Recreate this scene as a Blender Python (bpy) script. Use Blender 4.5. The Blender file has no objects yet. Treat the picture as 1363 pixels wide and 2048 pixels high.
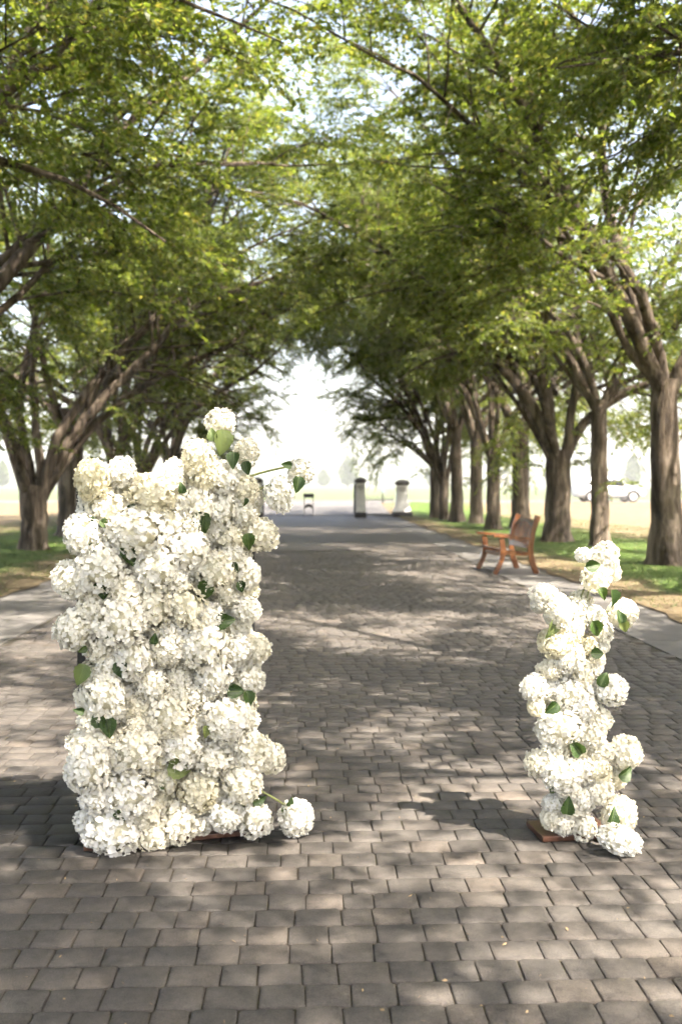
import bpy, bmesh, math, random
import numpy as np
from mathutils import Vector, Matrix

R = math.radians
S = bpy.context.scene
COL = S.collection

# ------------------------------------------------------------------ camera, sky, sun, exposure
cam_d = bpy.data.cameras.new('camera')
cam_d.sensor_fit = 'VERTICAL'; cam_d.sensor_height = 36; cam_d.lens = 35
cam_d.clip_start = 0.05; cam_d.clip_end = 6000
cam_d.dof.use_dof = True; cam_d.dof.focus_distance = 4.45; cam_d.dof.aperture_fstop = 2.4
cam = bpy.data.objects.new('camera', cam_d); COL.objects.link(cam)
cam.location = (0, 0, 1.6); cam.rotation_euler = (R(90 - 1.61), 0, R(-2.057))
S.camera = cam

SUN_EL, SUN_AZ = R(55.4), math.atan2(0.64, -0.63)      # azimuth clockwise from +Y
W = bpy.data.worlds.new('World'); S.world = W; W.use_nodes = True
nt = W.node_tree; nt.nodes.clear()
sky = nt.nodes.new('ShaderNodeTexSky'); sky.sky_type = 'NISHITA'; sky.sun_disc = False
sky.sun_elevation = SUN_EL; sky.sun_rotation = SUN_AZ; sky.dust_density = 5.0; sky.air_density = 1.0; sky.ozone_density = 0.8
bg = nt.nodes.new('ShaderNodeBackground'); bg.inputs['Strength'].default_value = 0.12
wo = nt.nodes.new('ShaderNodeOutputWorld')
nt.links.new(sky.outputs[0], bg.inputs[0]); nt.links.new(bg.outputs[0], wo.inputs[0])

sun_d = bpy.data.lights.new('sun', 'SUN'); sun_d.energy = 5.0; sun_d.angle = R(0.53); sun_d.color = (1.0, 0.93, 0.83)
sun = bpy.data.objects.new('sun', sun_d); COL.objects.link(sun)
to_sun = Vector((math.sin(SUN_AZ) * math.cos(SUN_EL), math.cos(SUN_AZ) * math.cos(SUN_EL), math.sin(SUN_EL)))
sun.rotation_euler = to_sun.to_track_quat('Z', 'Y').to_euler()

vs = S.view_settings
vs.view_transform = 'Standard'; vs.look = 'None'; vs.gamma = 1; vs.exposure = 2.5; vs.use_curve_mapping = False
vs.use_white_balance = True; vs.white_balance_temperature = 6850; vs.white_balance_tint = 12
cy = S.cycles
cy.max_bounces = 6; cy.diffuse_bounces = 3; cy.glossy_bounces = 2; cy.transmission_bounces = 4; cy.transparent_max_bounces = 4
cy.volume_bounces = 1; cy.use_denoising = True; cy.use_adaptive_sampling = True; cy.adaptive_threshold = 0.035; cy.adaptive_min_samples = 12; cy.sample_clamp_indirect = 6; cy.caustics_reflective = False; cy.caustics_refractive = False
try: cy.denoiser = 'OPENIMAGEDENOISE'
except Exception: pass

# ------------------------------------------------------------------ helpers
def link(o, parent=None):
    COL.objects.link(o)
    if parent is not None: o.parent = parent
    return o
def tag(o, label=None, cat=None, group=None, kind=None):
    if label: o['label'] = label
    if cat: o['category'] = cat
    if group: o['group'] = group
    if kind: o['kind'] = kind
    return o
def empty(name, loc=(0, 0, 0), rz=0):
    o = bpy.data.objects.new(name, None); o.empty_display_size = 0.1
    o.location = loc; o.rotation_euler = (0, 0, rz); return link(o)
def np_mesh(name, V, F, mat=None, smooth=False, mat_idx=None):
    """V (n,3), F (m,k) all faces with k corners, or a list of such arrays."""
    Fs = F if isinstance(F, list) else [F]
    Fs = [np.asarray(f, np.int32) for f in Fs if len(f)]
    me = bpy.data.meshes.new(name)
    V = np.asarray(V, np.float32)
    me.vertices.add(len(V)); me.vertices.foreach_set('co', V.ravel())
    loops = np.concatenate([f.ravel() for f in Fs])
    tot = np.concatenate([np.full(len(f), f.shape[1], np.int32) for f in Fs])
    start = np.concatenate([[0], np.cumsum(tot)[:-1]]).astype(np.int32)
    me.loops.add(len(loops)); me.loops.foreach_set('vertex_index', loops)
    me.polygons.add(len(tot)); me.polygons.foreach_set('loop_start', start)
    if smooth: me.polygons.foreach_set('use_smooth', np.ones(len(tot), bool))
    for m in (mat if isinstance(mat, list) else [mat]):
        if m: me.materials.append(m)
    if mat_idx is not None: me.polygons.foreach_set('material_index', np.asarray(mat_idx, np.int32))
    me.update(calc_edges=True)
    return me
def obj(name, me, parent=None, loc=None, rot=None, scale=None):
    o = bpy.data.objects.new(name, me)
    if loc is not None: o.location = loc
    if rot is not None: o.rotation_euler = rot
    if scale is not None: o.scale = scale
    return link(o, parent)
class MB:
    """collects simple solids into one mesh"""
    def __init__(s): s.v = []; s.f = []
    def add(s, v, f):
        n = len(s.v); s.v += [tuple(p) for p in v]; s.f += [tuple(i + n for i in q) for q in f]
    def box(s, c, d, m=None):
        x, y, z = d[0] / 2, d[1] / 2, d[2] / 2
        v = [Vector((a * x, b * y, e * z)) for e in (-1, 1) for a, b in ((-1, -1), (1, -1), (1, 1), (-1, 1))]
        if m: v = [m @ p for p in v]
        v = [p + Vector(c) for p in v]
        s.add(v, [(3, 2, 1, 0), (4, 5, 6, 7), (0, 1, 5, 4), (1, 2, 6, 5), (2, 3, 7, 6), (3, 0, 4, 7)])
    def prism(s, outline, y0, y1):      # outline in x,z extruded along y
        n = len(outline)
        v = [(x, y0, z) for x, z in outline] + [(x, y1, z) for x, z in outline]
        f = [tuple(range(n)), tuple(range(2 * n - 1, n - 1, -1))]
        f += [(i, i + n, (i + 1) % n + n, (i + 1) % n) for i in range(n)]
        s.add(v, f)
    def loft(s, rings, cap=True):
        n = len(rings[0]); v = [p for r in rings for p in r]; f = []
        for i in range(len(rings) - 1):
            for j in range(n):
                f.append((i * n + j, i * n + (j + 1) % n, (i + 1) * n + (j + 1) % n, (i + 1) * n + j))
        if cap: f.append(tuple(range(n - 1, -1, -1))); f.append(tuple(range((len(rings) - 1) * n, len(rings) * n)))
        s.add(v, f)
    def cyl(s, p0, p1, r0, r1=None, n=10):
        p0, p1 = Vector(p0), Vector(p1); r1 = r0 if r1 is None else r1
        q = (p1 - p0).to_track_quat('Z', 'Y')
        ring = lambda p, r: [p + q @ Vector((r * math.cos(2 * math.pi * k / n), r * math.sin(2 * math.pi * k / n), 0)) for k in range(n)]
        s.loft([ring(p0, r0), ring(p1, r1)])
    def build(s, name, mat, parent=None, smooth=False, bevel=0, loc=None, rot=None):
        me = bpy.data.meshes.new(name); me.from_pydata(s.v, [], s.f)
        bm = bmesh.new(); bm.from_mesh(me); bmesh.ops.recalc_face_normals(bm, faces=bm.faces)
        if bevel: bmesh.ops.bevel(bm, geom=[e for e in bm.edges if e.is_manifold and e.calc_face_angle(0) > 0.5], offset=bevel, segments=2, affect='EDGES', profile=0.6)
        bm.to_mesh(me); bm.free(); me.materials.append(mat)
        if smooth: me.polygons.foreach_set('use_smooth', np.ones(len(me.polygons), bool))
        return obj(name, me, parent, loc, rot)

# ------------------------------------------------------------------ materials
def new_mat(name):
    m = bpy.data.materials.new(name); m.use_nodes = True; t = m.node_tree
    b = t.nodes['Principled BSDF']; return m, t, b
def N(t, typ, **kw):
    n = t.nodes.new(typ)
    for k, v in kw.items():
        if k.startswith('_'): setattr(n, k[1:], v)
        else:
            n.inputs[k.replace('__', ' ')].default_value = v
    return n
def ramp(t, fac, stops, interp='LINEAR'):
    r = t.nodes.new('ShaderNodeValToRGB'); r.color_ramp.interpolation = interp
    e = r.color_ramp.elements
    while len(e) < len(stops): e.new(0.5)
    for el, (p, c) in zip(e, stops): el.position = p; el.color = (*c, 1)
    t.links.new(fac, r.inputs[0]); return r.outputs[0]
def noise(t, scale, detail=4, rough=0.55, coord=None, vec_scale=None, dist=0):
    n = N(t, 'ShaderNodeTexNoise', Scale=scale, Detail=detail, Roughness=rough, Distortion=dist)
    if coord is not None:
        if vec_scale:
            mp = t.nodes.new('ShaderNodeMapping'); mp.inputs['Scale'].default_value = vec_scale
            t.links.new(coord, mp.inputs[0]); coord = mp.outputs[0]
        t.links.new(coord, n.inputs['Vector'])
    return n.outputs['Fac']
def mixc(t, fac, a, b, blend='MIX'):
    m = t.nodes.new('ShaderNodeMix'); m.data_type = 'RGBA'; m.blend_type = blend
    for sock, val in ((m.inputs[0], fac), (m.inputs[6], a), (m.inputs[7], b)):
        if isinstance(val, (int, float)): sock.default_value = val
        elif isinstance(val, tuple): sock.default_value = (*val, 1)
        else: t.links.new(val, sock)
    return m.outputs[2]
def mth(t, op, a, b=None, clamp=False):
    m = t.nodes.new('ShaderNodeMath'); m.operation = op; m.use_clamp = clamp
    for i, val in enumerate((a, b)):
        if val is None: continue
        if isinstance(val, (int, float)): m.inputs[i].default_value = val
        else: t.links.new(val, m.inputs[i])
    return m.outputs[0]
def bump(t, b, h, strength=0.4, dist=0.01):
    n = N(t, 'ShaderNodeBump', Strength=strength, Distance=dist)
    t.links.new(h, n.inputs['Height']); t.links.new(n.outputs[0], b.inputs['Normal'])
def wpos(t): return t.nodes.new('ShaderNodeNewGeometry').outputs['Position']
def ocoord(t): return t.nodes.new('ShaderNodeTexCoord').outputs['Object']

def flat_mat(name, col, rough=0.6, var=0.12, scale=12, metal=0.0, bumpy=0.15):
    m, t, b = new_mat(name); c = ocoord(t)
    f = noise(t, scale, 5, 0.6, c)
    t.links.new(ramp(t, f, [(0.3, tuple(v * (1 - var) for v in col)), (0.7, tuple(min(1, v * (1 + var)) for v in col))]), b.inputs['Base Color'])
    b.inputs['Roughness'].default_value = rough; b.inputs['Metallic'].default_value = metal
    if bumpy: bump(t, b, noise(t, scale * 8, 4, 0.6, c), bumpy, 0.004)
    return m

def paver_mat(name, source):
    m, t, b = new_mat(name); p = wpos(t)
    if source == 'object': rnd = t.nodes.new('ShaderNodeObjectInfo').outputs['Random']
    else: rnd = t.nodes.new('ShaderNodeNewGeometry').outputs['Random Per Island']
    base = ramp(t, rnd, [(0.0, (0.064, 0.058, 0.052)), (0.35, (0.080, 0.071, 0.063)), (0.65, (0.072, 0.066, 0.060)), (0.9, (0.086, 0.075, 0.065)), (1.0, (0.100, 0.085, 0.072))])
    f = noise(t, 210, 5, 0.75, p)
    c = mixc(t, 1.0, base, ramp(t, f, [(0.32, (0.5, 0.5, 0.5)), (0.5, (0.98, 0.98, 0.98)), (0.68, (1.6, 1.57, 1.52))]), 'MULTIPLY')
    f = noise(t, 30, 5, 0.7, p)
    c = mixc(t, 1.0, c, ramp(t, f, [(0.3, (0.72, 0.72, 0.72)), (0.7, (1.22, 1.21, 1.2))]), 'MULTIPLY')
    g = noise(t, 1.1, 4, 0.6, p)
    c = mixc(t, 1.0, c, ramp(t, g, [(0.28, (0.72, 0.72, 0.73)), (0.5, (1.0, 1.0, 1.0)), (0.72, (1.2, 1.17, 1.13))]), 'MULTIPLY')
    dust = noise(t, 7, 5, 0.7, p)
    c = mixc(t, mth(t, 'MULTIPLY', ramp(t, dust, [(0.55, (0, 0, 0)), (0.8, (1, 1, 1))]), 0.35), c, (0.13, 0.105, 0.082))
    # darker, slightly smoother patch beside the tall floral panel, with a noisy outline
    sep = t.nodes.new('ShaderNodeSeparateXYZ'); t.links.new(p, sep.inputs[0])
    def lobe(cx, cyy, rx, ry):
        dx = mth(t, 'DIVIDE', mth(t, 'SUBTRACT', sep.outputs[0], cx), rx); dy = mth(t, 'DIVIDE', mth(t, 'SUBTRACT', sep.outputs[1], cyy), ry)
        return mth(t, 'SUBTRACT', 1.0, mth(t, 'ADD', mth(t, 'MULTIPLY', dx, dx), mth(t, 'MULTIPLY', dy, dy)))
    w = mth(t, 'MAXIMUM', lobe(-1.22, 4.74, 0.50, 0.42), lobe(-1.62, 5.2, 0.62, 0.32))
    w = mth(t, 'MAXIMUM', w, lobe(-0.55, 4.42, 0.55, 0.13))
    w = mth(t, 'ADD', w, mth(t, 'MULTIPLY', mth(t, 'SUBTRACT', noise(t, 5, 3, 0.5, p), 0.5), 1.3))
    dark_patch = ramp(t, w, [(0.28, (0, 0, 0)), (0.36, (1, 1, 1))])
    c = mixc(t, dark_patch, c, mixc(t, 1.0, c, (0.16, 0.15, 0.14), 'MULTIPLY'))
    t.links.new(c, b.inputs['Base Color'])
    t.links.new(mth(t, 'SUBTRACT', 0.85, mth(t, 'MULTIPLY', dark_patch, 0.2)), b.inputs['Roughness'])
    b.inputs['Specular IOR Level'].default_value = 0.5
    bump(t, b, mth(t, 'ADD', noise(t, 140, 4, 0.7, p), mth(t, 'MULTIPLY', noise(t, 25, 4, 0.7, p), 1.2)), 0.9, 0.005)
    return m
M = {}
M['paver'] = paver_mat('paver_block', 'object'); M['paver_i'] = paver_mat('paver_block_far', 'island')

def joint_mat():
    m, t, b = new_mat('paver_joint_soil'); p = wpos(t)
    c = ramp(t, noise(t, 14, 5, 0.7, p), [(0.3, (0.020, 0.016, 0.012)), (0.52, (0.042, 0.033, 0.023)), (0.66, (0.034, 0.040, 0.016)), (0.8, (0.075, 0.058, 0.04))])
    t.links.new(c, b.inputs['Base Color']); b.inputs['Roughness'].default_value = 1
    bump(t, b, noise(t, 200, 3, 0.7, p), 0.6, 0.004); return m
M['joint'] = joint_mat()
def far_road_mat():
    m, t, b = new_mat('far_paving'); p = wpos(t)
    br = t.nodes.new('ShaderNodeTexBrick'); t.links.new(p, br.inputs['Vector'])
    br.inputs['Scale'].default_value = 1; br.inputs['Brick Width'].default_value = 0.165; br.inputs['Row Height'].default_value = 0.14
    br.inputs['Mortar Size'].default_value = 0.006; br.inputs['Color1'].default_value = (0.070, 0.062, 0.055, 1); br.inputs['Color2'].default_value = (0.086, 0.075, 0.065, 1)
    br.inputs['Mortar'].default_value = (0.04, 0.033, 0.026, 1)
    c = mixc(t, 1.0, br.outputs['Color'], ramp(t, noise(t, 0.9, 5, 0.6, p), [(0.3, (0.9, 0.9, 0.9)), (0.7, (1.12, 1.1, 1.07))]), 'MULTIPLY')
    t.links.new(c, b.inputs['Base Color']); b.inputs['Roughness'].default_value = 0.7; return m
M['far_road'] = far_road_mat()
def concrete_mat():
    m, t, b = new_mat('concrete'); p = wpos(t)
    c = ramp(t, noise(t, 1.6, 6, 0.65, p), [(0.3, (0.082, 0.078, 0.073)), (0.7, (0.128, 0.121, 0.111))])
    c = mixc(t, 1.0, c, ramp(t, noise(t, 120, 3, 0.7, p), [(0.3, (0.82, 0.82, 0.82)), (0.7, (1.1, 1.1, 1.1))]), 'MULTIPLY')
    t.links.new(c, b.inputs['Base Color']); b.inputs['Roughness'].default_value = 0.9
    bump(t, b, noise(t, 180, 3, 0.6, p), 0.3, 0.003); return m
M['concrete'] = concrete_mat()
def lawn_mat():
    m, t, b = new_mat('lawn_turf'); p = wpos(t)
    sep = t.nodes.new('ShaderNodeSeparateXYZ'); t.links.new(p, sep.inputs[0])
    ax = mth(t, 'ABSOLUTE', sep.outputs[0])
    g = ramp(t, noise(t, 3.5, 6, 0.7, p), [(0.25, (0.040, 0.070, 0.016)), (0.55, (0.072, 0.115, 0.028)), (0.8, (0.125, 0.145, 0.05))])
    dry = mth(t, 'ADD', mth(t, 'MULTIPLY', mth(t, 'SUBTRACT', 5.6, ax), 0.5), mth(t, 'SUBTRACT', noise(t, 0.8, 5, 0.65, p), 0.42))
    far = mth(t, 'MULTIPLY', mth(t, 'SUBTRACT', ax, 8.8), 0.3)
    dry = mth(t, 'MAXIMUM', dry, mth(t, 'ADD', far, mth(t, 'SUBTRACT', noise(t, 0.5, 4, 0.6, p), 0.5)))
    dm = ramp(t, dry, [(0.05, (0, 0, 0)), (0.35, (1, 1, 1))])
    d = ramp(t, noise(t, 9, 6, 0.75, p), [(0.3, (0.10, 0.074, 0.044)), (0.7, (0.21, 0.168, 0.105))])
    t.links.new(mixc(t, dm, g, d), b.inputs['Base Color']); b.inputs['Roughness'].default_value = 1; b.inputs['Specular IOR Level'].default_value = 0.1
    bump(t, b, noise(t, 60, 4, 0.8, p), 0.8, 0.03); return m
M['lawn'] = lawn_mat()
def field_mat():
    m, t, b = new_mat('open_field'); p = wpos(t)
    c = ramp(t, noise(t, 0.05, 5, 0.6, p), [(0.3, (0.045, 0.068, 0.025)), (0.6, (0.075, 0.09, 0.036)), (0.8, (0.13, 0.115, 0.06))])
    t.links.new(c, b.inputs['Base Color']); b.inputs['Roughness'].default_value = 1; return m
M['field'] = field_mat()
def grass_mat():
    m, t, b = new_mat('grass_blade'); r = t.nodes.new('ShaderNodeNewGeometry').outputs['Random Per Island']
    t.links.new(ramp(t, r, [(0, (0.045, 0.085, 0.018)), (0.6, (0.085, 0.13, 0.03)), (0.88, (0.13, 0.15, 0.05)), (1, (0.25, 0.20, 0.11))]), b.inputs['Base Color'])
    b.inputs['Roughness'].default_value = 0.7; return m
M['grass'] = grass_mat()
def bark_mat():
    m, t, b = new_mat('furrowed_bark'); c = ocoord(t)
    f = noise(t, 5.5, 6, 0.65, c, (1, 1, 0.16), 0.6); f2 = noise(t, 26, 5, 0.7, c, (1, 1, 0.25))
    h = mth(t, 'ADD', f, mth(t, 'MULTIPLY', f2, 0.5))
    col = ramp(t, f, [(0.36, (0.024, 0.019, 0.014)), (0.50, (0.085, 0.066, 0.050)), (0.64, (0.19, 0.155, 0.122))])
    col = mixc(t, 1.0, col, ramp(t, f2, [(0.3, (0.75, 0.75, 0.75)), (0.7, (1.15, 1.15, 1.15))]), 'MULTIPLY')
    t.links.new(col, b.inputs['Base Color']); b.inputs['Roughness'].default_value = 0.95; b.inputs['Specular IOR Level'].default_value = 0.2
    bump(t, b, h, 1.0, 0.06); return m
M['bark'] = bark_mat()
def leaf_mat(name, stops, trans, fac=0.45, rough=0.45):
    m, t, b = new_mat(name); g = t.nodes.new('ShaderNodeNewGeometry')
    col = ramp(t, g.outputs['Random Per Island'], stops)
    t.links.new(col, b.inputs['Base Color']); b.inputs['Roughness'].default_value = rough; b.inputs['Specular IOR Level'].default_value = 0.4
    tr = t.nodes.new('ShaderNodeBsdfTranslucent'); t.links.new(mixc(t, 1.0, col, trans, 'MULTIPLY'), tr.inputs[0])
    mx = t.nodes.new('ShaderNodeMixShader'); mx.inputs[0].default_value = fac
    out = t.nodes['Material Output']
    t.links.new(b.outputs[0], mx.inputs[1]); t.links.new(tr.outputs[0], mx.inputs[2]); t.links.new(mx.outputs[0], out.inputs[0])
    return m
M['leaf'] = leaf_mat('tree_leaf', [(0.0, (0.040, 0.066, 0.014)), (0.5, (0.066, 0.096, 0.021)), (0.9, (0.098, 0.122, 0.032)), (1.0, (0.14, 0.13, 0.045))], (3.3, 3.0, 1.5), 0.5, 0.38)
M['poplar_leaf'] = leaf_mat('poplar_leaf', [(0, (0.04, 0.065, 0.02)), (1, (0.08, 0.11, 0.03))], (2, 2, 1), 0.3)
def hleaf_mat():
    m, t, b = new_mat('hydrangea_leaf'); c = ocoord(t)
    sep = t.nodes.new('ShaderNodeSeparateXYZ'); t.links.new(c, sep.inputs[0])
    rnd = t.nodes.new('ShaderNodeObjectInfo').outputs['Random']
    base = ramp(t, rnd, [(0.0, (0.018, 0.042, 0.010)), (0.6, (0.030, 0.062, 0.014)), (0.85, (0.055, 0.095, 0.024)), (1.0, (0.16, 0.19, 0.075))])
    ax = mth(t, 'ABSOLUTE', sep.outputs[0])
    sv = mth(t, 'SINE', mth(t, 'MULTIPLY', mth(t, 'SUBTRACT', sep.outputs[1], mth(t, 'MULTIPLY', ax, 0.7)), 46.0))
    veins = mth(t, 'MAXIMUM', ramp(t, ax, [(0.012, (1, 1, 1)), (0.022, (0, 0, 0))]), ramp(t, sv, [(0.93, (0, 0, 0)), (1.0, (0.55, 0.55, 0.55))]))
    col = mixc(t, mth(t, 'MULTIPLY', veins, 0.75), base, (0.12, 0.17, 0.06))
    t.links.new(col, b.inputs['Base Color']); b.inputs['Roughness'].default_value = 0.42
    bump(t, b, mth(t, 'SUBTRACT', noise(t, 9, 3, 0.5, c), veins), 0.35, 0.01)
    tr = t.nodes.new('ShaderNodeBsdfTranslucent'); t.links.new(mixc(t, 1.0, col, (2.2, 2.4, 1.0), 'MULTIPLY'), tr.inputs[0])
    mx = t.nodes.new('ShaderNodeMixShader'); mx.inputs[0].default_value = 0.25
    t.links.new(b.outputs[0], mx.inputs[1]); t.links.new(tr.outputs[0], mx.inputs[2]); t.links.new(mx.outputs[0], t.nodes['Material Output'].inputs[0])
    return m
M['hleaf'] = hleaf_mat()
def petal_mat():
    m, t, b = new_mat('hydrangea_petal')
    g = t.nodes.new('ShaderNodeNewGeometry'); rnd = t.nodes.new('ShaderNodeObjectInfo').outputs['Random']
    c1 = ramp(t, rnd, [(0.0, (0.89, 0.885, 0.86)), (0.4, (0.885, 0.87, 0.815)), (0.78, (0.875, 0.845, 0.745)), (1.0, (0.85, 0.81, 0.65))])
    c2 = ramp(t, g.outputs['Random Per Island'], [(0.0, (0.90, 0.88, 0.80)), (0.2, (0.97, 0.965, 0.94)), (0.8, (1.0, 1.0, 1.0)), (1.0, (0.96, 0.96, 0.86))])
    col = mixc(t, 1.0, c1, c2, 'MULTIPLY')
    t.links.new(col, b.inputs['Base Color']); b.inputs['Roughness'].default_value = 0.6; b.inputs['Specular IOR Level'].default_value = 0.25
    tr = t.nodes.new('ShaderNodeBsdfTranslucent'); t.links.new(mixc(t, 1.0, col, (1.0, 0.99, 0.94), 'MULTIPLY'), tr.inputs[0])
    mx = t.nodes.new('ShaderNodeMixShader'); mx.inputs[0].default_value = 0.28
    t.links.new(b.outputs[0], mx.inputs[1]); t.links.new(tr.outputs[0], mx.inputs[2]); t.links.new(mx.outputs[0], t.nodes['Material Output'].inputs[0])
    return m
M['petal'] = petal_mat()
M['hcore'] = flat_mat('hydrangea_core', (0.66, 0.63, 0.48), 0.8, 0.2, 20)
M['stem'] = flat_mat('hydrangea_stem', (0.17, 0.19, 0.06), 0.5, 0.3, 30)
M['black'] = flat_mat('black_steel', (0.012, 0.012, 0.013), 0.5, 0.2, 20)
M['board'] = flat_mat('brown_lacquered_board', (0.085, 0.040, 0.026), 0.28, 0.25, 8)
M['white_stucco'] = flat_mat('white_stucco', (0.85, 0.845, 0.82), 0.9, 0.14, 5, 0, 0.5)
M['dark_stone'] = flat_mat('dark_stone', (0.045, 0.043, 0.045), 0.8, 0.3, 6, 0, 0.4)
M['cap_stone'] = flat_mat('weathered_cap', (0.13, 0.125, 0.12), 0.85, 0.3, 6, 0, 0.4)
M['iron'] = flat_mat('black_iron', (0.02, 0.021, 0.023), 0.5, 0.2, 20)
M['carpaint'] = flat_mat('white_car_paint', (0.78, 0.79, 0.80), 0.18, 0.01, 3, 0, 0)
M['glass'] = flat_mat('dark_car_glass', (0.02, 0.025, 0.03), 0.05, 0.05, 3, 0, 0)
M['rubber'] = flat_mat('rubber', (0.02, 0.02, 0.02), 0.8, 0.1, 10)
M['rim'] = flat_mat('silver_rim', (0.62, 0.63, 0.65), 0.3, 0.05, 10, 0.6, 0)
M['cladding'] = flat_mat('grey_cladding', (0.05, 0.052, 0.055), 0.6, 0.1, 10)
M['redlamp'] = flat_mat('red_lamp', (0.35, 0.02, 0.02), 0.2, 0.05, 10, 0, 0)
M['lamp'] = flat_mat('clear_lamp', (0.6, 0.62, 0.65), 0.1, 0.05, 10, 0, 0)
M['cutwood'] = flat_mat('cut_wood_face', (0.55, 0.40, 0.24), 0.8, 0.15, 14)
M['bluegrey'] = flat_mat('blue_grey_paint', (0.16, 0.2, 0.25), 0.5, 0.1, 10)
M['straw'] = flat_mat('dry_litter', (0.30, 0.21, 0.11), 0.8, 0.35, 40)
def wood_mat():
    m, t, b = new_mat('varnished_wood'); c = ocoord(t)
    f = noise(t, 7, 6, 0.6, c, (1, 1, 0.12), 1.2); f2 = noise(t, 1.4, 3, 0.5, c)
    col = ramp(t, f, [(0.3, (0.055, 0.020, 0.009)), (0.5, (0.125, 0.046, 0.017)), (0.72, (0.225, 0.094, 0.034))])
    col = mixc(t, 1.0, col, ramp(t, f2, [(0.3, (0.8, 0.75, 0.72)), (0.7, (1.15, 1.15, 1.15))]), 'MULTIPLY')
    t.links.new(col, b.inputs['Base Color']); b.inputs['Roughness'].default_value = 0.24; b.inputs['Coat Weight'].default_value = 0.8; b.inputs['Coat Roughness'].default_value = 0.12
    bump(t, b, f, 0.15, 0.004); return m
M['wood'] = wood_mat()
def hill_mat():
    m, t, b = new_mat('distant_hill'); p = wpos(t)
    t.links.new(ramp(t, noise(t, 0.012, 6, 0.65, p), [(0.35, (0.03, 0.045, 0.03)), (0.6, (0.07, 0.07, 0.045)), (0.75, (0.11, 0.10, 0.06))]), b.inputs['Base Color'])
    b.inputs['Roughness'].default_value = 1; return m
M['hill'] = hill_mat()
M['street'] = flat_mat('pale_street', (0.085, 0.082, 0.078), 0.9, 0.12, 0.5, 0, 0.1)

# ------------------------------------------------------------------ the ground and the paving
def sheet(name, x0, x1, y0, y1, z, mat, nx=1, ny=1, fz=None, kind='structure'):
    xs = np.linspace(x0, x1, nx + 1); ys = np.linspace(y0, y1, ny + 1)
    X, Y = np.meshgrid(xs, ys); Z = np.full_like(X, z) if fz is None else fz(X, Y)
    V = np.stack([X.ravel(), Y.ravel(), Z.ravel()], 1)
    i = np.arange(nx)[None, :] + np.arange(ny)[:, None] * (nx + 1)
    F = np.stack([i, i + 1, i + nx + 2, i + nx + 1], -1).reshape(-1, 4)
    o = obj(name, np_mesh(name, V, F, mat, True)); o['kind'] = kind; return o
rng = np.random.default_rng(7)
sheet('ground', -1500, 1500, -300, 1900, -0.06, M['field'], 1, 1)
def lawn_z(X, Y):
    rise = 0.42 * np.clip((Y - 49) / 10, 0, 1) ** 2 * (3 - 2 * np.clip((Y - 49) / 10, 0, 1))
    edge = np.minimum(np.abs(np.abs(X) - 4.3) / 0.5, 1)
    bumps = 0.02 * np.sin(X * 1.7 + 0.6 * np.sin(Y * 1.1)) * np.sin(Y * 1.3) + 0.012 * np.sin(X * 5.1 + Y * 2.3)
    return 0.018 + (bumps + 0.025) * edge + rise
for side, (xa, xb) in (('left', (-60, -4.22)), ('right', (4.36, 60))):
    ny, nx = 190, 150
    tt = np.linspace(0, 1, nx + 1) ** 2.2
    ys = np.linspace(-14, 62, ny + 1)
    edge = (xb if side == 'left' else xa) + 0.05 * np.sin(ys * 2.1) + 0.035 * np.sin(ys * 5.3 + 1) + 0.02 * np.sin(ys * 11.7)
    far = xa if side == 'left' else xb
    X = edge[:, None] + (far - edge[:, None]) * tt[None, :]; Y = np.repeat(ys[:, None], nx + 1, 1)
    V = np.stack([X.ravel(), Y.ravel(), lawn_z(X, Y).ravel()], 1)
    i = np.arange(nx)[None, :] + np.arange(ny)[:, None] * (nx + 1)
    F = np.stack([i, i + 1, i + nx + 2, i + nx + 1], -1).reshape(-1, 4)
    if side == 'left': F = F[:, ::-1]
    o = obj('lawn_' + side, np_mesh('lawn', V, F, M['lawn'], True)); o['kind'] = 'structure'

pav = sheet('pavement', -3.02, 3.42, -8, 24.0, -0.009, M['joint'])
sheet('driveway', -3.02, 3.42, 24.0, 50, -0.002, M['far_road'])
sheet('gate_apron', -4.4, 4.4, 50, 60, 0.2, M['street'], 4, 30, lambda X, Y: 0.03 + 0.42 * np.clip((Y - 49) / 10, 0, 1) ** 2 * (3 - 2 * np.clip((Y - 49) / 10, 0, 1)))
sheet('street', -400, 400, 59.5, 70, 0.455, M['street'])
sheet('crop_field', -900, 900, 70, 420, 0.40, M['field'])
for nm, x0, x1 in (('concrete_strip_left', -4.32, -3.02), ('concrete_strip_right', 3.42, 4.46)):
    st = sheet(nm, x0, x1, -8, 50, -0.03, M['concrete'])
    mb = MB(); mb.box((0, 0, -0.01), (x1 - x0 - 0.012, 2.988, 0.022)); me = None
    for k in range(19):
        if me is None: sl = mb.build('slab', M['concrete'], st, bevel=0.003); me = sl.data
        else: sl = obj('slab', me, st)
        sl.location = ((x0 + x1) / 2, -6.5 + 3 * k, random.Random(k).uniform(-0.002, 0.002)); sl.rotation_euler = (random.Random(k).uniform(-.001, .001), 0, 0)

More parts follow.
